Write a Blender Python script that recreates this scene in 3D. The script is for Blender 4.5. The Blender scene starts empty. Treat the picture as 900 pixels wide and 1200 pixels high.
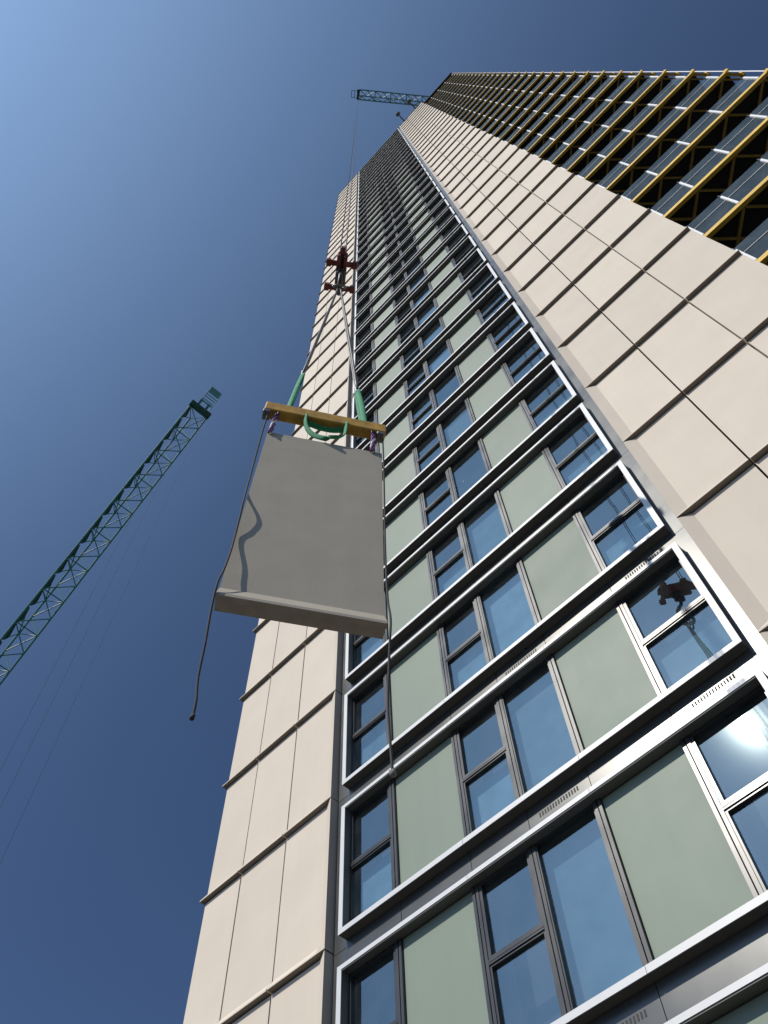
import bpy, bmesh, math, random
from mathutils import Vector, Matrix
random.seed(7)
S = bpy.context.scene
COL = S.collection

# ------------------------------------------------------------------ camera
CAM = Vector((0.0, -7.48486, 1.6))
c_r = Vector((0.69664422, 0.71704388, -0.02312784))
c_u = Vector((0.64748806, -0.61453086, 0.45067843))
c_f = Vector((-0.30894343, 0.32893752, 0.89238672))
cd = bpy.data.cameras.new('camera'); cam = bpy.data.objects.new('camera', cd); COL.objects.link(cam)
cd.sensor_fit = 'VERTICAL'; cd.sensor_height = 36.0; cd.sensor_width = 27.0
cd.lens = 1016.908 / 1200 * 36.0
cd.clip_start = 0.05; cd.clip_end = 5000
m = Matrix.Identity(4)
for i in range(3):
    m[i][0] = c_r[i]; m[i][1] = c_u[i]; m[i][2] = -c_f[i]; m[i][3] = CAM[i]
cam.matrix_world = m
S.camera = cam

# ------------------------------------------------------------------ sky and sun
SUN = Vector((-0.15888, -0.70758, 0.68854)).normalized()
w = bpy.data.worlds.new('World'); S.world = w; w.use_nodes = True
nt = w.node_tree; nt.nodes.clear()
sky = nt.nodes.new('ShaderNodeTexSky'); sky.sky_type = 'NISHITA'; sky.sun_disc = False
sky.sun_elevation = math.asin(SUN.z); sky.sun_rotation = math.atan2(SUN.x, SUN.y) % (2 * math.pi)
sky.air_density = 1.0; sky.dust_density = 5.0; sky.ozone_density = 5.0; sky.altitude = 4000
bg = nt.nodes.new('ShaderNodeBackground'); bg.inputs['Strength'].default_value = 0.10
wo = nt.nodes.new('ShaderNodeOutputWorld')
nt.links.new(sky.outputs[0], bg.inputs[0])
# haze aureole centred on the sun
geo = nt.nodes.new('ShaderNodeTexCoord')
dp = nt.nodes.new('ShaderNodeVectorMath'); dp.operation = 'DOT_PRODUCT'; dp.inputs[1].default_value = SUN
nrm = nt.nodes.new('ShaderNodeVectorMath'); nrm.operation = 'NORMALIZE'
nt.links.new(geo.outputs['Generated'], nrm.inputs[0]); nt.links.new(nrm.outputs[0], dp.inputs[0])
mx0 = nt.nodes.new('ShaderNodeMath'); mx0.operation = 'MAXIMUM'; mx0.inputs[1].default_value = 0.0; nt.links.new(dp.outputs['Value'], mx0.inputs[0])
pw = nt.nodes.new('ShaderNodeMath'); pw.operation = 'POWER'; pw.inputs[1].default_value = 4.5; nt.links.new(mx0.outputs[0], pw.inputs[0])
bg2 = nt.nodes.new('ShaderNodeBackground'); bg2.inputs['Color'].default_value = (0.335, 0.53, 0.81, 1); nt.links.new(pw.outputs[0], bg2.inputs['Strength'])
ads = nt.nodes.new('ShaderNodeAddShader'); nt.links.new(bg.outputs[0], ads.inputs[0]); nt.links.new(bg2.outputs[0], ads.inputs[1])
nt.links.new(ads.outputs[0], wo.inputs[0])
sl = bpy.data.lights.new('sun', 'SUN'); sl.energy = 4.2; sl.angle = math.radians(0.53); sl.color = (1.0, 0.94, 0.845)
so = bpy.data.objects.new('sun', sl); COL.objects.link(so)
so.rotation_euler = (-SUN).to_track_quat('-Z', 'Y').to_euler(); so.location = SUN * 300
S.view_settings.view_transform = 'Standard'; S.view_settings.look = 'None'
S.view_settings.exposure = 0.0; S.view_settings.gamma = 1.0; S.view_settings.use_curve_mapping = False
S.render.engine = 'CYCLES'
S.cycles.max_bounces = 8; S.cycles.transparent_max_bounces = 12; S.cycles.glossy_bounces = 4

# ------------------------------------------------------------------ materials
def newmat(name):
    mt = bpy.data.materials.new(name); mt.use_nodes = True
    n = mt.node_tree; n.nodes.clear()
    out = n.nodes.new('ShaderNodeOutputMaterial')
    return mt, n, out
def principled(name, col, rough=0.6, metal=0.0, spec=0.5, var=0.06, scale=3.0, bump=0.0, bscale=40.0,
               objvar=0.0, streak=0.0, coat=0.0, rvar=0.0):
    mt, n, out = newmat(name); L = n.links
    b = n.nodes.new('ShaderNodeBsdfPrincipled'); L.new(b.outputs[0], out.inputs[0])
    b.inputs['Roughness'].default_value = rough; b.inputs['Metallic'].default_value = metal
    b.inputs['Specular IOR Level'].default_value = spec; b.inputs['Coat Weight'].default_value = coat
    g = n.nodes.new('ShaderNodeNewGeometry')
    nz = n.nodes.new('ShaderNodeTexNoise'); nz.inputs['Scale'].default_value = scale; nz.inputs['Detail'].default_value = 6
    L.new(g.outputs['Position'], nz.inputs['Vector'])
    mr = n.nodes.new('ShaderNodeMapRange'); mr.inputs[3].default_value = 1 - var; mr.inputs[4].default_value = 1 + var
    mr.inputs[1].default_value = 0.25; mr.inputs[2].default_value = 0.75
    L.new(nz.outputs[0], mr.inputs[0])
    last = mr.outputs[0]
    def mul(a, bsock):
        mm = n.nodes.new('ShaderNodeMath'); mm.operation = 'MULTIPLY'; L.new(a, mm.inputs[0]); L.new(bsock, mm.inputs[1]); return mm.outputs[0]
    if streak:
        mp = n.nodes.new('ShaderNodeMapping'); mp.inputs['Scale'].default_value = (5, 5, 0.25)
        L.new(g.outputs['Position'], mp.inputs[0])
        n2 = n.nodes.new('ShaderNodeTexNoise'); n2.inputs['Scale'].default_value = 1.6; n2.inputs['Detail'].default_value = 4
        L.new(mp.outputs[0], n2.inputs['Vector'])
        m2 = n.nodes.new('ShaderNodeMapRange'); m2.inputs[1].default_value = 0.3; m2.inputs[2].default_value = 0.7
        m2.inputs[3].default_value = 1 - streak; m2.inputs[4].default_value = 1 + streak * 0.5
        L.new(n2.outputs[0], m2.inputs[0]); last = mul(last, m2.outputs[0])
    if objvar:
        oi = n.nodes.new('ShaderNodeObjectInfo')
        m3 = n.nodes.new('ShaderNodeMapRange'); m3.inputs[3].default_value = 1 - objvar; m3.inputs[4].default_value = 1 + objvar
        L.new(oi.outputs['Random'], m3.inputs[0]); last = mul(last, m3.outputs[0])
    vm = n.nodes.new('ShaderNodeVectorMath'); vm.operation = 'SCALE'; vm.inputs[0].default_value = col[:3]
    L.new(last, vm.inputs['Scale']); L.new(vm.outputs[0], b.inputs['Base Color'])
    if rvar:
        m4 = n.nodes.new('ShaderNodeMapRange'); m4.inputs[1].default_value = 0.3; m4.inputs[2].default_value = 0.7
        m4.inputs[3].default_value = rough - rvar; m4.inputs[4].default_value = rough + rvar
        L.new(nz.outputs[0], m4.inputs[0]); L.new(m4.outputs[0], b.inputs['Roughness'])
    if bump:
        n3 = n.nodes.new('ShaderNodeTexNoise'); n3.inputs['Scale'].default_value = bscale; n3.inputs['Detail'].default_value = 5
        L.new(g.outputs['Position'], n3.inputs['Vector'])
        bp = n.nodes.new('ShaderNodeBump'); bp.inputs['Strength'].default_value = bump; bp.inputs['Distance'].default_value = 0.01
        L.new(n3.outputs[0], bp.inputs['Height']); L.new(bp.outputs[0], b.inputs['Normal'])
    return mt

def glass_mat(name, tint, trans, ior, dust, wave=0.004, glow=0.05):
    mt, n, out = newmat(name); L = n.links
    g = n.nodes.new('ShaderNodeNewGeometry'); oi = n.nodes.new('ShaderNodeObjectInfo')
    nz = n.nodes.new('ShaderNodeTexNoise'); nz.inputs['Scale'].default_value = 1.1; nz.inputs['Detail'].default_value = 1
    L.new(g.outputs['Position'], nz.inputs['Vector'])
    bp = n.nodes.new('ShaderNodeBump'); bp.inputs['Strength'].default_value = 1.0; bp.inputs['Distance'].default_value = wave
    L.new(nz.outputs[0], bp.inputs['Height'])
    fr0 = n.nodes.new('ShaderNodeFresnel'); fr0.inputs['IOR'].default_value = 1.5
    fr = n.nodes.new('ShaderNodeMapRange'); fr.inputs[3].default_value = ior; fr.inputs[4].default_value = 1.0; L.new(fr0.outputs[0], fr.inputs[0])
    gl = n.nodes.new('ShaderNodeBsdfGlossy'); gl.inputs['Roughness'].default_value = 0.006; gl.inputs['Color'].default_value = (*tint, 1)
    L.new(bp.outputs[0], gl.inputs['Normal'])
    g2 = n.nodes.new('ShaderNodeBsdfGlossy'); g2.inputs['Roughness'].default_value = 0.12; g2.inputs['Color'].default_value = (*tint, 1)
    gm = n.nodes.new('ShaderNodeMixShader'); gm.inputs[0].default_value = glow
    L.new(gl.outputs[0], gm.inputs[1]); L.new(g2.outputs[0], gm.inputs[2])
    tr = n.nodes.new('ShaderNodeBsdfTransparent'); tr.inputs[0].default_value = (*trans, 1)
    bf = n.nodes.new('ShaderNodeMath'); bf.operation = 'SUBTRACT'; bf.inputs[0].default_value = 1.0; L.new(g.outputs['Backfacing'], bf.inputs[1])
    fx = n.nodes.new('ShaderNodeMath'); fx.operation = 'MULTIPLY'; L.new(fr.outputs[0], fx.inputs[0]); L.new(bf.outputs[0], fx.inputs[1])
    mx = n.nodes.new('ShaderNodeMixShader'); L.new(fx.outputs[0], mx.inputs[0]); L.new(tr.outputs[0], mx.inputs[1]); L.new(gm.outputs[0], mx.inputs[2])
    df = n.nodes.new('ShaderNodeBsdfDiffuse'); df.inputs[0].default_value = (0.5, 0.52, 0.52, 1)
    dn = n.nodes.new('ShaderNodeTexNoise'); dn.inputs['Scale'].default_value = 2.3; dn.inputs['Detail'].default_value = 6
    L.new(g.outputs['Position'], dn.inputs['Vector'])
    dr = n.nodes.new('ShaderNodeMapRange'); dr.inputs[1].default_value = 0.35; dr.inputs[2].default_value = 0.75
    dr.inputs[3].default_value = dust * 0.4; dr.inputs[4].default_value = dust * 1.7
    L.new(dn.outputs[0], dr.inputs[0])
    m2 = n.nodes.new('ShaderNodeMixShader'); L.new(dr.outputs[0], m2.inputs[0]); L.new(mx.outputs[0], m2.inputs[1]); L.new(df.outputs[0], m2.inputs[2])
    L.new(m2.outputs[0], out.inputs[0])
    return mt

M = {}
M['beige'] = principled('beige_cladding', (0.57, 0.495, 0.405), 0.75, var=0.04, scale=1.2, bump=0.15, bscale=60, objvar=0.045, streak=0.012, spec=0.3)
M['core'] = principled('core_render', (0.42, 0.38, 0.33), 0.85, var=0.05)
M['joint'] = principled('dark_joint', (0.03, 0.028, 0.026), 0.9, var=0.1)
M['anth'] = principled('anthracite_metal', (0.034, 0.034, 0.034), 0.30, metal=0.05, var=0.08, scale=1.5, objvar=0.08, spec=0.5, rvar=0.05)
M['spand'] = principled('grey_spandrel_metal', (0.085, 0.086, 0.082), 0.30, metal=0.45, var=0.05, scale=1.2, objvar=0.06, spec=0.6, rvar=0.04)
M['soffit'] = principled('dark_frame_lining', (0.125, 0.118, 0.108), 0.6, metal=0.0, var=0.08)
M['white'] = principled('white_frame_cap', (0.56, 0.56, 0.555), 0.45, metal=0.0, var=0.03, scale=4, objvar=0.02)
M['green'] = principled('pale_green_panel', (0.206, 0.246, 0.196), 0.50, var=0.02, scale=1.2, objvar=0.07, spec=0.14, rvar=0.05, streak=0.02)
M['pane'] = glass_mat('window_glass', (0.78, 0.96, 1.0), (0.84, 0.93, 0.97), 0.20, 0.014, glow=0.007)
M['blind'] = principled('window_blind', (0.125, 0.165, 0.185), 0.9, var=0.28, scale=3.0, objvar=0.3)
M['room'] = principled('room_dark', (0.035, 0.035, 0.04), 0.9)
M['balglass'] = glass_mat('balustrade_glass', (0.66, 0.66, 0.58), (0.80, 0.87, 0.85), 0.10, 0.03, glow=0.02)
M['yellow'] = principled('yellow_paint', (0.67, 0.42, 0.05), 0.5, var=0.12, scale=5, objvar=0.06, streak=0.06)
M['postw'] = principled('white_post', (0.78, 0.78, 0.77), 0.4, var=0.03)
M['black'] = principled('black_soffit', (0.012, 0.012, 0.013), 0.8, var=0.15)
M['oak'] = principled('ochre_beam_paint', (0.44, 0.245, 0.03), 0.6, var=0.30, scale=9, streak=0.2, bump=0.3, bscale=50)
M['grey'] = principled('panel_concrete', (0.375, 0.335, 0.265), 0.85, var=0.06, scale=3.5, bump=0.12, bscale=70, streak=0.02, spec=0.3)
M['nib'] = principled('shaded_panel_underside', (0.22, 0.185, 0.15), 0.85, var=0.10, scale=7, bump=0.4)  # beige darkened to brown: shade under the tower ledges put into the colour
M['lip'] = principled('panel_lip_underside', (0.42, 0.36, 0.29), 0.85, var=0.12, scale=8, bump=0.4)
M['rib'] = principled('shaded_rib_yellow', (0.36, 0.235, 0.05), 0.55, var=0.15, scale=5)  # beam yellow made darker: shade under the balcony slabs put into the colour
M['gwebf'] = principled('green_webbing', (0.018, 0.22, 0.095), 0.75, var=0.2, scale=30, bump=0.4, bscale=150)
M['purple'] = principled('purple_webbing', (0.16, 0.05, 0.17), 0.8, var=0.3, scale=30)
M['purplew'] = principled('white_webbing', (0.6, 0.55, 0.58), 0.8, var=0.2, scale=30)
M['rope'] = principled('black_rope', (0.035, 0.033, 0.036), 0.85, var=0.3, scale=60)
M['ropeend'] = principled('grey_rope', (0.20, 0.18, 0.16), 0.85, var=0.3, scale=60)
M['steel'] = principled('grey_wire', (0.16, 0.15, 0.14), 0.5, metal=0.6, var=0.25, scale=50)
M['rust'] = principled('dark_red_paint', (0.17, 0.032, 0.024), 0.55, var=0.35, scale=12)
M['iron'] = principled('dark_iron', (0.06, 0.055, 0.05), 0.5, metal=0.6, var=0.3, scale=20)
M['crane'] = principled('crane_green', (0.02, 0.16, 0.11), 0.5, var=0.2, scale=2)
M['crane2'] = principled('crane_teal', (0.09, 0.27, 0.26), 0.55, var=0.2, scale=2)
M['cranedk'] = principled('crane_dark_green', (0.008, 0.06, 0.035), 0.6, var=0.25, scale=4)
M['wire'] = principled('thin_wire', (0.05, 0.055, 0.06), 0.6)
M['ground'] = principled('ground_asphalt', (0.055, 0.053, 0.05), 0.9, var=0.15, scale=0.6, bump=0.3, bscale=15)
M['slot'] = principled('vent_slot', (0.02, 0.02, 0.02), 0.7)

# ------------------------------------------------------------------ helpers
def mesh_from(bm, name, mat, smooth=False):
    bmesh.ops.recalc_face_normals(bm, faces=bm.faces)
    me = bpy.data.meshes.new(name); bm.to_mesh(me); bm.free()
    me.materials.append(mat)
    if smooth:
        for p in me.polygons: p.use_smooth = True
    return me
def put(name, me, parent=None, loc=(0, 0, 0), kind=None, label=None, cat=None, group=None):
    o = bpy.data.objects.new(name, me); COL.objects.link(o); o.parent = parent; o.location = loc
    tag(o, label, cat, group, kind)
    return o
def tag(o, label=None, cat=None, group=None, kind=None):
    if label: o['label'] = label
    if cat: o['category'] = cat
    if group: o['group'] = group
    if kind: o['kind'] = kind
def empty(name, loc=(0, 0, 0), label=None, cat=None, group=None):
    return put(name, None, None, loc, None, label, cat, group)
def bx(bm, x0, x1, y0, y1, z0, z1, bev=0.0):
    r = bmesh.ops.create_cube(bm, size=1.0)
    for v in r['verts']:
        v.co = Vector(((x0 + x1) / 2 + v.co.x * (x1 - x0), (y0 + y1) / 2 + v.co.y * (y1 - y0), (z0 + z1) / 2 + v.co.z * (z1 - z0)))
    if bev:
        es = list({e for v in r['verts'] for e in v.link_edges})
        bmesh.ops.bevel(bm, geom=es, offset=bev, segments=1, affect='EDGES')
def boxmesh(name, mat, *boxes, bev=0.0):
    bm = bmesh.new()
    for b in boxes: bx(bm, *b, bev=bev)
    return mesh_from(bm, name, mat)
_cyl = {}
def unit_cyl(mat, seg=6):
    k = (mat.name, seg)
    if k not in _cyl:
        bm = bmesh.new(); bmesh.ops.create_cone(bm, cap_ends=True, segments=seg, radius1=1, radius2=1, depth=1)
        _cyl[k] = mesh_from(bm, 'rod_' + mat.name, mat, smooth=False)
    return _cyl[k]
def rod(name, a, b, r, mat, parent=None, seg=6, r2=None):
    a, b = Vector(a), Vector(b); d = b - a
    o = bpy.data.objects.new(name, unit_cyl(mat, seg)); COL.objects.link(o); o.parent = parent
    R = d.to_track_quat('Z', 'Y').to_matrix().to_4x4()
    o.matrix_local = Matrix.Translation((a + b) / 2) @ R @ Matrix.Diagonal((r, r2 or r, d.length, 1))
    return o
def add_tube(bm, pts, r, seg=8, flat=None):
    """sweep a ring (or a flat strap section) along pts"""
    pts = [Vector(p) for p in pts]; rings = []
    up = Vector((0.3, 0.2, 1)).normalized()
    for i, p in enumerate(pts):
        t = (pts[min(i + 1, len(pts) - 1)] - pts[max(i - 1, 0)]).normalized()
        if flat: a = (flat[0] - t * flat[0].dot(t)).normalized()
        else:
            a = t.cross(up)
            a = a.normalized() if a.length > 1e-3 else t.orthogonal().normalized()
        b = t.cross(a)
        ra, rb = (flat[1], flat[2]) if flat else (r, r)
        rr = r[i] if isinstance(r, (list, tuple)) else None
        if rr: ra = rb = rr
        rings.append([bm.verts.new(p + a * math.cos(2 * math.pi * k / seg) * ra + b * math.sin(2 * math.pi * k / seg) * rb) for k in range(seg)])
    for q, s in zip(rings, rings[1:]):
        for k in range(seg): bm.faces.new((q[k], q[(k + 1) % seg], s[(k + 1) % seg], s[k]))
    bm.faces.new(rings[0]); bm.faces.new(rings[-1][::-1])
def tube(name, pts, r, mat, parent=None, seg=8, flat=None, **kw):
    bm = bmesh.new(); add_tube(bm, pts, r, seg, flat)
    return put(name, mesh_from(bm, name, mat, True), parent, **kw)
def smooth_path(pts, n=6):
    pts = [Vector(p) for p in pts]; out = []
    for i in range(len(pts) - 1):
        p0, p1, p2, p3 = pts[max(i - 1, 0)], pts[i], pts[i + 1], pts[min(i + 2, len(pts) - 1)]
        for k in range(n):
            t = k / n
            out.append(0.5 * ((2 * p1) + (p2 - p0) * t + (2 * p0 - 5 * p1 + 4 * p2 - p3) * t * t + (3 * p1 - p0 - 3 * p2 + p3) * t ** 3))
    return out + [pts[-1]]

# ------------------------------------------------------------------ ground
gm = boxmesh('ground', M['ground'], (-1500, 1500, -1500, 1500, -0.5, 0.0))
put('ground', gm, kind='structure')

# ------------------------------------------------------------------ tower
Z0 = 10.1337; FH = 3.0; K0, K1 = -3, 36
ZT = Z0 + FH * (K1 + 1) - 0.05
XFL, XFR = -8.388, -1.2325          # outer edges of the white frames
XCL0, XCL1 = -12.30, -8.66          # left cladding
XCR0, XCR1 = -1.03, 2.95            # right cladding
FD = 0.165                           # how far the frames stand out
tower = empty('tower_block', (0, 0, 0), 'tall tower block with beige cladding, framed window bands and yellow-edged corner balconies', 'tower')
core = boxmesh('core', M['core'], (XCL0 + 0.03, XCL1 + 0.02, 0.36, 24, 0, ZT - 0.3), (XCL1 + 0.02, XCR0 - 0.02, 0.80, 24, 0, ZT - 0.3),
               (XCR0 - 0.02, XCR1 - 0.03, 0.36, 24, 0, ZT - 0.3), (XCR1 - 0.03, 7.78, 2.6, 24, 0, ZT - 0.3))
put('core_wall', core, tower)
put('joint_backing', boxmesh('joint_backing', M['joint'], (XCL0 + 0.05, XCL1 - 0.03, 0.25, 0.355, 0, ZT - 0.35), (XCR0 + 0.03, XCR1 - 0.05, 0.25, 0.355, 0, ZT - 0.35)), tower)

# --- cladding panels: flat face, kicked-out bottom edge, splayed end next to the glazing
def panel_mesh(name, x0, x1, sl, sr, wrap=0.0, last=0.0):
    g = 0.015
    x0 += g if not wrap else 0; x1 -= g
    yb, yf, ye, tip = 0.26, 0.10, 0.0, 0.0
    cols = []
    if sl: cols += [(x0, ye, ye), (x0 + sl, yf, tip)]
    else: cols += [(x0, yf, tip)]
    if sr: cols += [(x1 - sr, yf, tip), (x1, ye, ye)]
    else: cols += [(x1, yf, tip)]
    zb, zf, zt = 0.0, 0.19, 2.975
    bm = bmesh.new()
    rows = []
    for z, lip in ((zb, 2), (zb + 0.025, 2), (zf, 1), (zt, 1)):
        r = []
        for i, c in enumerate(cols):
            xx = c[0]
            if wrap and i == 0: xx = c[0] - (0.07 if lip == 2 else 0.0)
            r.append(bm.verts.new((xx, c[lip], z)))
        rows.append(r)
    back = [[bm.verts.new((v.co.x, yb, v.co.z)) for v in (r[0], r[-1])] for r in rows]
    for a, b in zip(rows, rows[1:]):
        for i in range(len(a) - 1): bm.faces.new((a[i], a[i + 1], b[i + 1], b[i]))
    # sides, top, bottom, back
    for i in range(len(rows) - 1):
        bm.faces.new((rows[i][0], rows[i + 1][0], back[i + 1][0], back[i][0]))
        bm.faces.new((rows[i][-1], back[i][1], back[i + 1][1], rows[i + 1][-1]))
    bm.faces.new([*rows[0], back[0][1], back[0][0]])
    bm.faces.new([*rows[-1][::-1], back[-1][0], back[-1][1]])
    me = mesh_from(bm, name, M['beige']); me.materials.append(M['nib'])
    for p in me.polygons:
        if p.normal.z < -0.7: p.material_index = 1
    return me
jl = [XCL0, -11.245, -9.98, XCL1]; jr = [XCR0, 0.305, 1.621, XCR1]
pm = []
for i in range(3):
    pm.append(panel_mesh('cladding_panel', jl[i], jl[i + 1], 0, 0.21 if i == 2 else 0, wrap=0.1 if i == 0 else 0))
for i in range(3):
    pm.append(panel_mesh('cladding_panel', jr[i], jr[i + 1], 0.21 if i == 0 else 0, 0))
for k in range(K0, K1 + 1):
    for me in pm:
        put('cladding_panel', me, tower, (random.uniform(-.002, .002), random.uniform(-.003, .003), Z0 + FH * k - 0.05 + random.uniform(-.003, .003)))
# --- parapet coping
put('parapet', boxmesh('parapet', M['anth'], (XCL0 - 0.08, XCR1, 0.02, 0.5, ZT + 0.0, ZT + 0.25), (XCR1, 7.8, 0.3, 0.7, ZT - 0.1, ZT + 0.1)), tower)

# --- window bands
def band_mesh():
    bm = bmesh.new(); y0, y1 = 0.012, FD + 0.10; t = 0.035; h = 2.4917
    bx(bm, XFL + .006, XFR - .006, y0, y1, 0.005, 0.09)           # sill
    bx(bm, XFL + .006, XFR - .006, y0, y1, h - 0.09, h - 0.005)      # head
    bx(bm, XFL + .006, XFL + 0.085, y0, y1, 0.09, h - 0.09)
    bx(bm, XFR - 0.085, XFR - .006, y0, y1, 0.09, h - 0.09)
    return mesh_from(bm, 'window_band', M['soffit'])
HF = 2.4917
mull = [-7.31, -5.88, -4.89, -3.81, -2.46]       # mullion centres at the glazing plane
XWL, XWR = XFL + 0.085, XFR - 0.085
bays = list(zip([XWL] + mull, mull + [XWR], 'WGWPGW'))
me_band = band_mesh()
CT = 0.086
def cap_meshes():
    out = []
    cuts = [XFL, -5.87, -3.79, XFR]
    for a, b in zip(cuts, cuts[1:]):
        out.append(boxmesh('frame_cap', M['white'], (a + (0.003 if a != XFL else 0), b - (0.003 if b != XFR else 0), 0, 0.011, 0, CT)))
        out.append(boxmesh('frame_cap', M['white'], (a + (0.003 if a != XFL else 0), b - (0.003 if b != XFR else 0), 0, 0.011, HF - CT + 0.015, HF)))
    for a in (XFL, XFR - 0.09):
        out.append(boxmesh('frame_cap', M['white'], (a, a + 0.09, 0, 0.011, CT + 0.002, HF - CT + 0.013)))
    return out
caps = cap_meshes()
YG = FD + 0.03      # glass plane
YM = FD - 0.03      # mullion front
def mullion(x, wd=0.11):
    h0, h1 = 0.088, HF - 0.088
    return boxmesh('mullion', M['anth'], (x - wd / 2, x - 0.008, YM, YG + 0.05, h0, h1), (x - 0.008, x + 0.008, YM + 0.03, YG + 0.05, h0, h1), (x + 0.008, x + wd / 2, YM, YG + 0.05, h0, h1))
mulls = [mullion(x) for x in mull]
TZ = 1.26
def sash(x0, x1, z0, z1, t=0.04, y=YM + 0.012):
    return [(x0, x1, y, YG + 0.03, z0, z0 + t), (x0, x1, y, YG + 0.03, z1 - t, z1), (x0, x0 + t, y, YG + 0.03, z0 + t, z1 - t), (x1 - t, x1, y, YG + 0.03, z0 + t, z1 - t)]
wins = []   # (kind, mesh)
for a, b, kd in bays:
    x0 = a + (0.055 if a in mull else 0); x1 = b - (0.055 if b in mull else 0)
    zb, zt = 0.09, HF - 0.09
    if kd == 'G':
        wins.append(('green_panel', boxmesh('green_panel', M['green'], (x0 + .004, x1 - .004, FD + 0.015, FD + 0.055, zb + .004, zt - .004))))
    elif kd == 'P':
        wins.append(('window_sash', boxmesh('window_sash', M['anth'], *sash(x0, x1, zb, zt, 0.022))))
        wins.append(('glass_pane', boxmesh('glass_pane', M['pane'], (x0 + .02, x1 - .02, YG, YG + 0.004, zb + .02, zt - .02))))
    else:
        for lo, hi, t in ((zb, TZ - 0.03, 0.03), (TZ + 0.03, zt, 0.05)):
            wins.append(('window_sash', boxmesh('window_sash', M['anth'], *sash(x0, x1, lo, hi, t))))
            wins.append(('glass_pane', boxmesh('glass_pane', M['pane'], (x0 + t - .002, x1 - t + .002, YG, YG + 0.004, lo + t - .002, hi - t + .002))))
        wins.append(('transom', boxmesh('transom', M['anth'], (x0, x1, YM - 0.004, YG + 0.04, TZ - 0.03, TZ - 0.004), (x0, x1, YM + 0.02, YG + 0.04, TZ - 0.004, TZ + 0.004), (x0, x1, YM - 0.004, YG + 0.04, TZ + 0.004, TZ + 0.03))))
pane_c = {me.name: sum((v.co for v in me.vertices), Vector()) / len(me.vertices) for kd, me in wins if kd == 'glass_pane'}
glazed = [(a, b) for a, b, kd in bays if kd != 'G']
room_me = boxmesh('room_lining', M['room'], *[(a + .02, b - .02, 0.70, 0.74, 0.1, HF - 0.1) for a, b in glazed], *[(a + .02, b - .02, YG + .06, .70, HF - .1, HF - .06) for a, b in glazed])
blind_me = {}
for (a, b) in glazed:
    big = (a == mull[2])
    for lv in range(3):
        top = HF - 0.10 if big else (TZ - 0.05, TZ - 0.05, HF - 0.10)[lv]
        blind_me[(a, lv)] = boxmesh('window_blind', M['blind'], (a + 0.03, b - 0.03, YG + 0.15, YG + 0.156, (0.10, 0.10, 0.45)[lv], top))
# spandrel and vents
spc = [XFL - 0.0, -7.25, -5.90, -4.86, -3.82, -2.475, XFR + 0.0]
sp_me = [boxmesh('spandrel_panel', M['spand'], (a + .005, b - .005, FD, FD + 0.05, HF - 0.10, FH + 0.10)) for a, b in zip(spc, spc[1:])]
def vent_mesh(x0, x1):
    bm = bmesh.new(); n = 15; z = 2.78
    for i in range(n):
        x = x0 + (x1 - x0) * (i + .5) / n
        bx(bm, x - 0.011, x + 0.011, FD - 0.004, FD + 0.01, z - 0.035, z + 0.035)
    return mesh_from(bm, 'vent_grille', M['slot'])
vents = [vent_mesh(-2.20, -1.55), vent_mesh(-4.68, -4.0)]
trim_me = [boxmesh('edge_trim', M['spand'], (a, b, FD - 0.002, FD + 0.06, 0.005, FH - 0.005)) for a, b in ((XCL1 + 0.01, XFL + 0.02), (XFR - 0.02, XCR0 - 0.006))]
backing = boxmesh('glazing_backing', M['joint'], (XCL1 - 0.03, XCR0 + 0.03, FD + 0.06, FD + 0.10, -0.42, -0.08))
for k in range(K0, K1 + 1):
    z = Z0 + FH * k
    band = put('window_band', me_band, tower, (0, random.uniform(-.002, .002), z))
    for c in caps: put('frame_cap', c, band)
    for c in mulls: put('mullion', c, band)
    for kd, me in wins:
        o = put(kd, me, band)
        if kd == 'glass_pane':      # panes are never perfectly parallel
            c = pane_c[me.name]; rx, rz = random.gauss(0, 0.0022), random.gauss(0, 0.0022)
            Mt = Matrix.Translation(c) @ Matrix.Rotation(rz, 4, 'Z') @ Matrix.Rotation(rx, 4, 'X') @ Matrix.Translation(-c)
            o.matrix_local = Mt
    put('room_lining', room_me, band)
    for (a, b) in glazed:
        r = random.random()
        if r < 0.82: put('window_blind', blind_me[(a, random.choice((0, 0, 1, 1, 2)))], band)
    for c in sp_me: put('spandrel_panel', c, tower, (0, random.uniform(-.001, .001), z))
    for c in trim_me: put('edge_trim', c, tower, (0, 0, z - 0.12))
    put('glazing_backing', backing, tower, (0, 0, z))
    if k < 12:
        for v in vents: put('vent_grille', v, tower, (0, 0, z))

# --- corner balconies
YB = 0.48
nodes = [3.08, 4.06, 5.20, 6.35, 7.56]
XE = 7.80
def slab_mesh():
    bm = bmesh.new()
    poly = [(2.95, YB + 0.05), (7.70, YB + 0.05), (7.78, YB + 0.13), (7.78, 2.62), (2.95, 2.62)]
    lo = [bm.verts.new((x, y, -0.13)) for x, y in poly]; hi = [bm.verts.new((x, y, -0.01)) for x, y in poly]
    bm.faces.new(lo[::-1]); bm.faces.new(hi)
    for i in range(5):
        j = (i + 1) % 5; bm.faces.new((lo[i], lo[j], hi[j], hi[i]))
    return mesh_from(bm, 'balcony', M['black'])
me_slab = slab_mesh()
me_edge = boxmesh('edge_beam', M['yellow'], (2.97, XE, YB - 0.045, YB + 0.05, -0.20, -0.01), (2.97, XE, YB - 0.06, YB + 0.05, -0.235, -0.202), bev=0.008)
def post_mesh(): return boxmesh('balustrade_post', M['postw'], (-0.028, 0.028, -0.055, 0.0, -0.005, 1.06), bev=0.004)
me_post = post_mesh()
me_joint = boxmesh('post_extension', M['iron'], (-0.012, 0.012, -0.03, 0.0, 1.06, 1.30))
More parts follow.
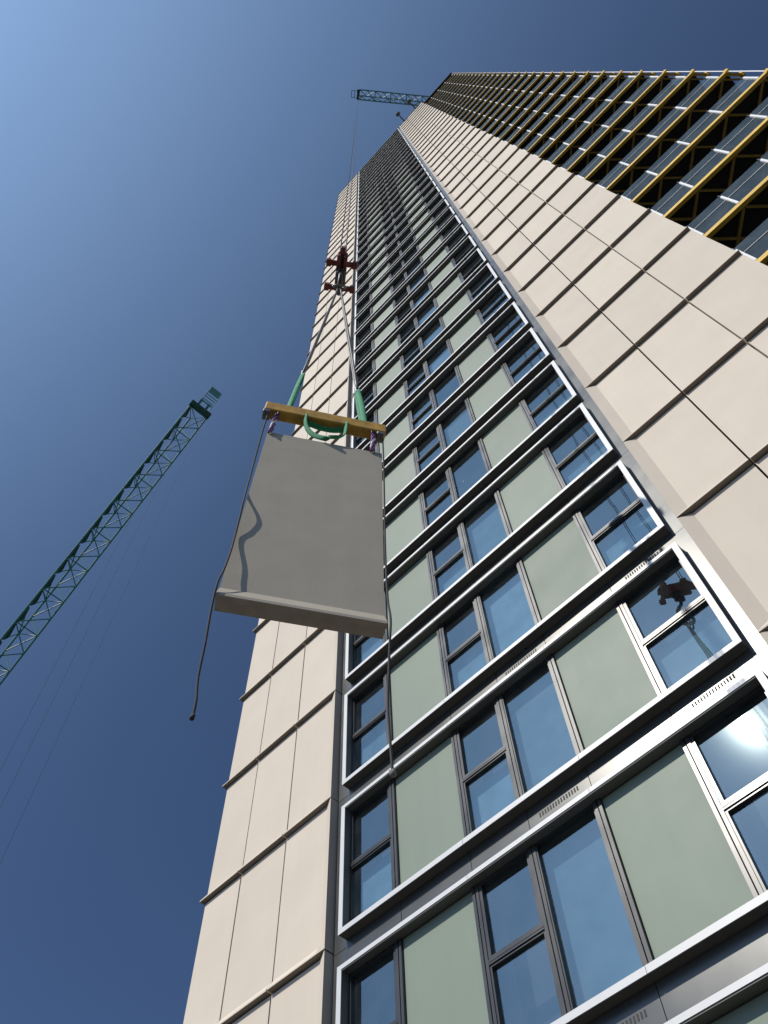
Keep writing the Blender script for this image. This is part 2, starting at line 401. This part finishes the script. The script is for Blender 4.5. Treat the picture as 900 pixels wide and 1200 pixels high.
gls = [boxmesh('balustrade_glass', M['balglass'], (a + 0.012, b - 0.012, YB + 0.002, YB + 0.012, 0.02, 1.30)) for a, b in zip(nodes, nodes[1:])]
me_rail = boxmesh('handrail', M['postw'], (2.98, 7.6, YB - 0.012, YB - 0.002, 0.765, 0.78))
bm = bmesh.new()
P = [(7.60, YB + .02), (7.74, YB + .16), (7.74, 2.5)]
for (xa, ya), (xb, yb) in zip(P, P[1:]):
    vs = [bm.verts.new(v) for v in ((xa, ya, .02), (xb, yb, .02), (xb, yb, 1.30), (xa, ya, 1.30))]; bm.faces.new(vs)
me_ret = mesh_from(bm, 'return_glass', M['balglass'])
def bar_mesh(a, b, wd, z0, z1, mat, name):
    a, b = Vector(a), Vector(b); d = (b - a).normalized(); nn = Vector((-d.y, d.x)) * wd / 2
    bm = bmesh.new(); cs = [a - nn, b - nn, b + nn, a + nn]
    lo = [bm.verts.new((c.x, c.y, z0)) for c in cs]; hi = [bm.verts.new((c.x, c.y, z1)) for c in cs]
    bm.faces.new(lo[::-1]); bm.faces.new(hi)
    for i in range(4): bm.faces.new((lo[i], lo[(i + 1) % 4], hi[(i + 1) % 4], hi[i]))
    return mesh_from(bm, name, mat)
ribs = []
for i, x in enumerate(nodes):
    for s in (-1, 1):
        if (i == 0 and s < 0): continue
        ln = 0.40 if (i == len(nodes) - 1 and s > 0) else 1.15
        x1 = x + s * ln
        if x1 < 2.95: ln = x - 2.97; x1 = x - ln
        if x1 > 7.78 and i < len(nodes) - 1: ln = 7.76 - x; x1 = x + ln
        ribs.append(bar_mesh((x + s * .02, YB + 0.07), (x1, YB + 0.05 + ln), 0.06, -0.205 + 0.004 * s, -0.132, M['rib'], 'soffit_rib'))
me_corner = bar_mesh((7.72, YB + 0.02), (8.06, YB + 0.36), 0.09, -0.20, -0.02, M['yellow'], 'corner_beam')
def knob_mesh():
    bm = bmesh.new(); bx(bm, -0.07, 0.07, -0.08, 0.07, -0.24, 0.02, bev=0.02); bx(bm, -0.035, 0.035, -0.035, 0.035, -0.3, 0.08, bev=0.01)
    return mesh_from(bm, 'corner_bracket', M['yellow'])
me_knob = knob_mesh()
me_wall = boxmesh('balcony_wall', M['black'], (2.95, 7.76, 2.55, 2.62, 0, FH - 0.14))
for k in range(K0, K1 + 1):
    z = Z0 + FH * k
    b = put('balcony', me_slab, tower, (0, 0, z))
    put('edge_beam', me_edge, b)
    for x in nodes:
        put('balustrade_post', me_post, b, (x, YB, 0))
        put('post_extension', me_joint, b, (x, YB, 0))
    for g in gls: put('balustrade_glass', g, b)
    put('handrail', me_rail, b); put('return_glass', me_ret, b); put('balcony_wall', me_wall, b)
    put('corner_beam', me_corner, b)
    put('corner_bracket', me_knob, b, (XE, YB, 0)); put('corner_bracket', me_knob, b, (8.08, YB + 0.38, 0))
    if k < 28:
        for r in ribs: put('soffit_rib', r, b)
rod('corner_pole', (XE + .01, YB - .02, 0), (XE + .01, YB - .02, ZT), 0.018, M['postw'], tower)

# --- roof davits
def davit(x, label):
    t = empty('roof_davit', (x, 0.3, ZT + 0.25), label, 'davit', 'davits on the roof edge')
    put('base_post', boxmesh('base_post', M['iron'], (-0.10, 0.10, -0.1, 0.1, 0, 1.1)), t)
    put('arm', boxmesh('arm', M['iron'], (-0.07, 0.07, -1.45, 0.3, 0.95, 1.12)), t)
    put('pulley_head', boxmesh('pulley_head', M['iron'], (-0.28, 0.28, -1.55, -1.15, 0.55, 0.95), bev=0.05), t)
davit(-0.10, 'dark davit arm on the roof edge nearest the window bands')
davit(1.9, 'dark davit arm on the roof edge nearest the yellow balconies')

# ------------------------------------------------------------------ lifted panel and rigging
C0 = Vector((-2.65, -5.51, 0)); SD = Vector((0.53464, 0.84508, 0)); ND = Vector((0.84508, -0.53464, 0)); UZ = Vector((0, 0, 1))
def PP(s, z, n=0.0): return C0 + SD * s + ND * n + UZ * z
def local_panel():
    """hanging cladding panel: face towards +n, kicked-out bottom lip"""
    me_parts = []
    hw = 0.5785
    prof = [(-0.055, 3.17), (0.0, 3.17), (0.0, 0.235), (0.095, 0.03), (0.095, 0.0), (0.05, 0.0), (0.05, 0.028), (-0.055, 0.028)]   # (n, z)
    bm = bmesh.new(); L = []
    for s in (-hw, hw): L.append([bm.verts.new(Vector((s, -n, z))) for n, z in prof])
    N = len(prof)
    for i in range(N):
        j = (i + 1) % N
        bm.faces.new((L[0][i], L[0][j], L[1][j], L[1][i]))
    bm.faces.new(L[0][::-1]); bm.faces.new(L[1])
    me = mesh_from(bm, 'hanging_panel', M['grey']); me.materials.append(M['lip'])
    for p in me.polygons:
        if p.normal.z < -0.7: p.material_index = 1
    return me
hp = put('hanging_panel', local_panel(), None, PP(-0.02, 6.475), label='beige-grey cladding panel with kicked-out bottom lip hanging in mid-air', cat='cladding panel')
ang = math.atan2(SD.y, SD.x)
hp.rotation_euler = (0, math.radians(0.9), ang)
# spreader beam
sb = empty('spreader_beam', PP(0.005, 10.115), 'ochre painted spreader beam above the hanging panel', 'beam')
sb.rotation_euler = (0, math.radians(2.0), ang)
put('beam_body', boxmesh('beam_body', M['oak'], (-0.645, 0.645, -0.06, 0.06, 0.0, 0.215), bev=0.012), sb)
for x in (-0.60, 0.60):
    put('end_clamp', boxmesh('end_clamp', M['steel'], (x - 0.05, x + 0.03, -0.06, 0.05, -0.07, -0.002), bev=0.01), sb)
for x in (-0.49, -0.20, 0.22, 0.50):
    bm = bmesh.new(); add_tube(bm, [Vector((x, math.cos(t) * 0.045, math.sin(t) * 0.05 - 0.01)) for t in [i * math.pi / 6 + math.pi for i in range(7)]], 0.012, 6)
    put('shackle', mesh_from(bm, 'shackle', M['iron'], True), sb)
HBP = Vector((-2.87, -5.33, 19.3)); RD = Vector((-0.80, 0.60, 0)); TD = Vector((0.60, 0.80, 0))
HK = HBP + RD * 0.06 - UZ * 1.22
# wire slings from the hook to the beam with green sleeves at the bottom
def sling(s0, z0, s1, z1, label):
    t = empty('lifting_sling', PP(s0, z0), label, 'sling', 'slings between hook and beam')
    a = PP(s0, z0); b = PP(s1, z1); o = a
    top = HK + Vector((0, 0, -0.05)) + SD * (0.03 if s0 > 0 else -0.03)
    for d in (-0.022, 0.022):
        pts = [b + ND * d - o, (b + top) / 2 + ND * d * 1.6 - UZ * 0.02 - o, top + ND * d * 0.6 - o]
        tube('wire_leg', smooth_path(pts, 6), 0.017, M['steel'], t, 6)
    w_ = (SD * 0.8 + ND * 0.6).normalized()
    for d in (-0.02, 0.025):
        tube('green_sleeve', smooth_path([Vector((0, 0, 0)) + ND * d, (b - a) * 0.5 + ND * d * 1.8, (b - a) + ND * d * .5], 5), 0, M['gwebf'], t, 8, flat=(w_, 0.036, 0.012))
    tube('ferrule', [b - UZ * 0.09 - o, b - o, b + UZ * 0.10 - o], 0.026, M['purplew'], t, 8)
sling(-0.40, 10.29, -0.315, 11.62, 'left lifting sling with green webbing sleeve, hook to beam')
sling(0.43, 10.26, 0.345, 11.40, 'right lifting sling with green webbing sleeve, hook to beam')
# slack green loop below the beam
t = empty('slack_sling', PP(0, 10.0), 'slack green webbing loop hanging under the spreader beam', 'sling'); o = PP(0, 10.0)
tube('webbing', [p - o for p in smooth_path([PP(-0.20, 10.16, .062), PP(-0.20, 10.05, .04), PP(-0.165, 9.90, .01), PP(-0.09, 9.76, .01), PP(0.01, 9.655, .04), PP(0.06, 9.66, .04), PP(0.04, 9.72, .03), PP(0.10, 9.755, .03), PP(0.17, 9.79, .03), PP(0.215, 9.90, .02), PP(0.225, 10.03, .04), PP(0.225, 10.16, .062)], 6)], 0, M['gwebf'], t, 8, flat=(ND + SD * 0.8, 0.027, 0.008))
tube('webbing', [p - o for p in smooth_path([PP(-0.19, 10.10, .0), PP(-0.05, 10.07, -.02), PP(0.1, 10.065, -.02), PP(0.22, 10.09, .0)], 5)], 0, M['gwebf'], t, 8, flat=(ND, 0.03, 0.010))
# purple round slings
def purple(s, lab):
    t = empty('round_sling', PP(s, 9.62), lab, 'sling', 'purple slings on the panel'); o = PP(s, 9.62)
    for j in range(3):
        pts = []
        for i in range(9):
            f = i / 8
            pts.append(PP(s + 0.018 * math.sin(f * 9 + j * 2.1) - 0.02 * (1 - f), 9.60 + 0.53 * f, 0.02 + 0.015 * math.cos(f * 9 + j * 2.1)) - o)
        tube('strand', pts, 0.011, M['purple'] if j != 1 else M['purplew'], t, 6)
purple(-0.50, 'twisted purple and white sling at the left end of the beam')
purple(0.525, 'twisted purple and white sling at the right end of the beam')
# tag lines
tl = empty('tag_line', PP(-0.6, 10.0), 'long black tag line trailing off the left edge of the panel', 'rope'); o = PP(-0.6, 10.0)
pts = [PP(-0.592, 10.02, .02), PP(-0.600, 9.4, -.02), PP(-0.600, 8.7, -.04), PP(-0.596, 8.25, .0), PP(-0.590, 7.95, .055), PP(-0.585, 7.7, .045), PP(-0.585, 7.45, .02), PP(-0.583, 7.15, .045), PP(-0.592, 6.88, .06), PP(-0.605, 6.62, .11), PP(-0.603, 6.35, .09), PP(-0.585, 6.0, .05), PP(-0.575, 5.7, .02), PP(-0.552, 5.5, .02), PP(-0.548, 5.39, .0)]
tube('rope', [p - o for p in smooth_path(pts, 6)], 0.0085, M['rope'], tl, 7)
tube('rope_end', [PP(-0.548, 5.40) - o, PP(-0.549, 5.385) - o, PP(-0.552, 5.365) - o], 0.014, M['rope'], tl, 7)
tr = empty('tag_line', PP(0.6, 10.0), 'knotted tag line hanging down the right edge of the panel', 'rope'); o = PP(0.6, 10.0)
pts = [PP(0.625, 10.02, .0), PP(0.618, 9.4, .01), PP(0.60, 8.4, .02), PP(0.59, 7.6, .01), PP(0.585, 6.9, .03), PP(0.578, 6.5, .11), PP(0.57, 6.2, .07), PP(0.562, 5.75, .0), PP(0.566, 5.4, 0), PP(0.572, 5.19, 0)]
tube('rope', [p - o for p in smooth_path(pts, 6)], 0.0085, M['rope'], tr, 7)
bm = bmesh.new(); bmesh.ops.create_icosphere(bm, subdivisions=2, radius=0.022)
for v in bm.verts: v.co += Vector((math.sin(v.co.z * 300), math.sin(v.co.x * 260), 0)) * 0.003; v.co.z *= 1.3
put('knot', mesh_from(bm, 'knot', M['ropeend'], True), tr, PP(0.572, 5.17) - o)

# hook block: long frame seen from below with two cross bars
RD = Vector((-0.80, 0.60, 0)); TD = Vector((0.60, 0.80, 0))
hb = empty('hook_block', HBP, 'dark red crane hook block with two cross bars above the slings', 'hook block')
hb.rotation_euler = (0, 0, math.atan2(RD.y, RD.x))
put('housing', boxmesh('housing', M['rust'], (-0.36, 0.34, -0.105, -0.03, -0.14, 0.22), (-0.36, 0.34, 0.03, 0.105, -0.14, 0.22), (-0.40, 0.40, -0.08, 0.08, 0.05, 0.13), (-0.50, -0.36, -0.05, 0.05, -0.05, 0.16), bev=0.012), hb)
for x in (-0.18, 0.30):
    put('cross_bar', boxmesh('cross_bar', M['rust'], (x - 0.05, x + 0.05, -0.28, 0.28, -0.06, 0.03), (x - 0.07, x + 0.07, -0.31, -0.21, -0.09, 0.06), (x - 0.07, x + 0.07, 0.21, 0.31, -0.09, 0.06), bev=0.01), hb)
for x in (-0.27, 0.20):
    bm = bmesh.new(); bmesh.ops.create_cone(bm, cap_ends=True, segments=20, radius1=0.20, radius2=0.20, depth=0.05, matrix=Matrix.Translation((x, 0, 0.12)) @ Matrix.Rotation(math.pi / 2, 4, 'X'))
    put('sheave', mesh_from(bm, 'sheave', M['iron']), hb)
put('swivel', boxmesh('swivel', M['iron'], (-0.09, 0.09, -0.09, 0.09, -0.36, -0.14), (-0.13, 0.13, -0.06, 0.06, -0.24, -0.17), bev=0.02), hb)
hkpts = [Vector((0, 0, -0.36)), Vector((0.0, 0, -0.52)), Vector((0.03, 0, -0.62)), Vector((0.12, 0, -0.74))]
hkpts += [Vector((0.02 + 0.17 * math.cos(a), 0, -0.93 + 0.2 * math.sin(a))) for a in [0.9 - i * 0.42 for i in range(11)]]
bm = bmesh.new(); sp_ = smooth_path(hkpts, 3); add_tube(bm, sp_, [0.055 - 0.03 * abs(i / len(sp_) - 0.5) for i in range(len(sp_))], 8)
put('hook', mesh_from(bm, 'hook', M['iron'], True), hb)
bm = bmesh.new(); add_tube(bm, [Vector((0.02 + 0.05 * math.cos(a), 0.12 * math.sin(a), -1.17 + 0.12 * math.cos(a))) for a in [i * math.pi / 8 for i in range(17)]], 0.022, 7)
put('master_link', mesh_from(bm, 'master_link', M['steel'], True), hb)

# ------------------------------------------------------------------ cranes
def lattice(root, T, B, wdt, hgt, bays_n, av, bv, mat, chord_r, brace_r, single=None, walkway=None):
    T, B = Vector(T), Vector(B); d = (B - T)
    A = av; Bv = bv
    corner = lambda f, i: T + d * f + (A * (-wdt / 2) if i == 0 else A * (wdt / 2) if i == 1 else A * (-wdt * 0.12) + Bv * hgt)
    segs = []
    for i in range(3): segs.append(('chord', corner(0, i), corner(1, i), chord_r))
    for n in range(bays_n):
        f0, f1 = n / bays_n, (n + 1) / bays_n
        for i, j in ((0, 1), (1, 2), (2, 0)):
            a, b = (i, j) if n % 2 == 0 else (j, i)
            segs.append(('brace', corner(f0, a), corner(f1, b), brace_r))
        if n % 2 == 0:
            segs.append(('strut', corner(f0, 0), corner(f0, 1), brace_r)); segs.append(('strut', corner(f0, 1), corner(f0, 2), brace_r * .8)); segs.append(('strut', corner(f0, 2), corner(f0, 0), brace_r * .8))
    if single:
        bm = bmesh.new()
        for _, a, b, r in segs: add_tube(bm, [a - root.location, b - root.location], r, 5)
        put(single, mesh_from(bm, single, mat), root)
    else:
        for nm, a, b, r in segs: rod(nm, a - root.location, b - root.location, r, mat, root)
    return corner
# nearer green crane on the left, jib raised
T = Vector((-29.07, 0.47, 73.77)); B = Vector((-42.3, -0.64, 49.43)); d = (B - T).normalized()
FOOT = T + d * 62
lc = empty('luffing_crane', (FOOT.x, FOOT.y, 0), 'green lattice crane jib rising in from the left, clear of the tower', 'crane')
view = ((T + B) / 2 - CAM).normalized()
AV = d.cross(view).normalized()
if AV.dot(c_r) < 0: AV = -AV
BV = d.cross(AV).normalized()
if BV.dot(view) < 0: BV = -BV
cor = lattice(lc, T, FOOT, 1.75, 1.5, 40, AV, BV, M['crane'], 0.075, 0.04)
ro = lc.location
for n in range(40):            # walkway plates beside the left chord
    f0, f1 = (n + 0.03) / 40, (n + 0.93) / 40
    a = T + (FOOT - T) * f0 - AV * 0.78 + BV * 0.25; b = T + (FOOT - T) * f1 - AV * 0.78 + BV * 0.25
    bm = bmesh.new()
    q = [a - AV * .08, b - AV * .08, b + AV * 0.05, b * .78 + a * .22 + AV * 0.22, a * .45 + b * .55 + AV * .20, a + AV * 0.07]
    lo = [bm.verts.new(v - ro) for v in q]; hi = [bm.verts.new(v - ro + BV * 0.04) for v in q]
    bm.faces.new(lo); bm.faces.new(hi[::-1])
    for i in range(6): bm.faces.new((lo[i], lo[(i + 1) % 6], hi[(i + 1) % 6], hi[i]))
    put('walkway_plate', mesh_from(bm, 'walkway_plate', M['cranedk']), lc)
def obox(name, c, ax, ay, az, mat, root):
    bm = bmesh.new(); bmesh.ops.create_cube(bm, size=1)
    for v in bm.verts: v.co = c + ax * v.co.x + ay * v.co.y + az * v.co.z - root.location
    return put(name, mesh_from(bm, name, mat), root)
obox('head_frame', T - d * 0.25, AV * 2.05, d * 0.55, BV * 0.35, M['cranedk'], lc)
for s in (-0.4, 0.35): obox('head_sheave', T - d * 0.25 + AV * s - BV * 0.75, AV * 0.2, d * 0.7, BV * 0.35, M['crane'], lc)
# inspection basket past the head
bk = T - d * 0.6 + AV * 0.10
fr = lambda u, v, w_: bk - d * u + AV * v + BV * w_ - ro
for v in (-0.55, 0.55):
    for w_ in (0.0, 0.8):
        rod('basket_bar', fr(0, v, w_), fr(2.6, v, w_), 0.035, M['crane2'], lc)
for u in (0.7, 1.3, 1.6, 2.6):
    for w_ in (0.0, 0.8): rod('basket_bar', fr(u, -0.55, w_), fr(u, 0.55, w_), 0.04, M['crane2'], lc)
    for v in (-0.55, 0.55): rod('basket_bar', fr(u, v, 0), fr(u, v, 0.8), 0.03, M['crane2'], lc)
obox('basket_floor', bk - d * 2.25 + BV * 0.0, AV * 1.0, d * 0.55, BV * 0.03, M['crane2'], lc)
for s, t_ in ((-0.95, .0), (-0.25, 0.2), (0.6, -0.3)):
    p = T + AV * s + d * t_
    rod('hoist_rope', p - ro, Vector((p.x, p.y, 2)) - ro, 0.009, M['wire'], lc, 5)
# mast under the jib foot
for sx in (-1, 1):
    for sy in (-1, 1): rod('mast_leg', Vector((sx, sy, 0)), Vector((sx, sy, FOOT.z)), 0.1, M['crane'], lc)
bm = bmesh.new()
n = int(FOOT.z / 2)
for i in range(n):
    z0, z1 = FOOT.z * i / n, FOOT.z * (i + 1) / n
    for a, b in (((-1, -1), (1, -1)), ((1, -1), (1, 1)), ((1, 1), (-1, 1)), ((-1, 1), (-1, -1))):
        add_tube(bm, [Vector((*a, z0)), Vector((*b, z1))], 0.05, 5)
put('mast_lattice', mesh_from(bm, 'mast_lattice', M['crane']), lc)
obox('machinery_deck', FOOT + Vector((-2.5, 0, -0.2)), Vector((7, 0, 0)), Vector((0, 2.6, 0)), Vector((0, 0, 0.7)), M['cranedk'], lc)

# far crane over the roof: its ropes carry the hook block
TZ2 = 185.0
tip = Vector((HBP.x, HBP.y, TZ2)); dirv = Vector((0.629, 0.777, 0)).normalized()
base = tip + dirv * 42
fc = empty('tower_crane', (base.x, base.y, 0), 'pale teal lattice crane jib seen over the tower roof', 'crane')
A2 = Vector((dirv.y, -dirv.x, 0)); B2 = Vector((0, 0, 1))
lattice(fc, tip, base, 1.7, 1.5, 28, A2, B2, M['crane2'], 0.12, 0.08, single='jib')
obox('head_frame', tip - dirv * 0.2, A2 * 1.8, dirv * 0.5, B2 * 1.2, M['cranedk'], fc)
ro2 = fc.location
for v in (-0.6, 0.6):
    rod('basket_bar', tip - dirv * 0.4 + A2 * v - ro2, tip - dirv * 1.5 + A2 * v - ro2, 0.06, M['crane2'], fc)
rod('basket_bar', tip - dirv * 1.5 - A2 * 0.6 - ro2, tip - dirv * 1.5 + A2 * 0.6 - ro2, 0.06, M['crane2'], fc)
rod('basket_bar', tip - dirv * 0.9 - A2 * 0.6 - ro2, tip - dirv * 0.9 + A2 * 0.6 - ro2, 0.06, M['crane2'], fc)
for u, v in ((-0.30, -0.06), (-0.30, 0.06), (0.22, -0.06), (0.22, 0.06)):
    a = HBP + UZ * 0.15 + RD * u + TD * v
    rod('hoist_rope', a - ro2, Vector((a.x, a.y, TZ2)) - ro2, 0.011, M['wire'], fc, 6)
for sx in (-1, 1):
    for sy in (-1, 1): rod('mast_leg', Vector((sx, sy, 0)), Vector((sx, sy, TZ2 + 4)), 0.12, M['crane2'], fc)
bm = bmesh.new(); n = 70
for i in range(n):
    z0, z1 = TZ2 * i / n, TZ2 * (i + 1) / n
    for a, b in (((-1, -1), (1, -1)), ((1, -1), (1, 1)), ((1, 1), (-1, 1)), ((-1, 1), (-1, -1))):
        add_tube(bm, [Vector((*a, z0)), Vector((*b, z1))], 0.06, 4)
put('mast_lattice', mesh_from(bm, 'mast_lattice', M['crane2']), fc)
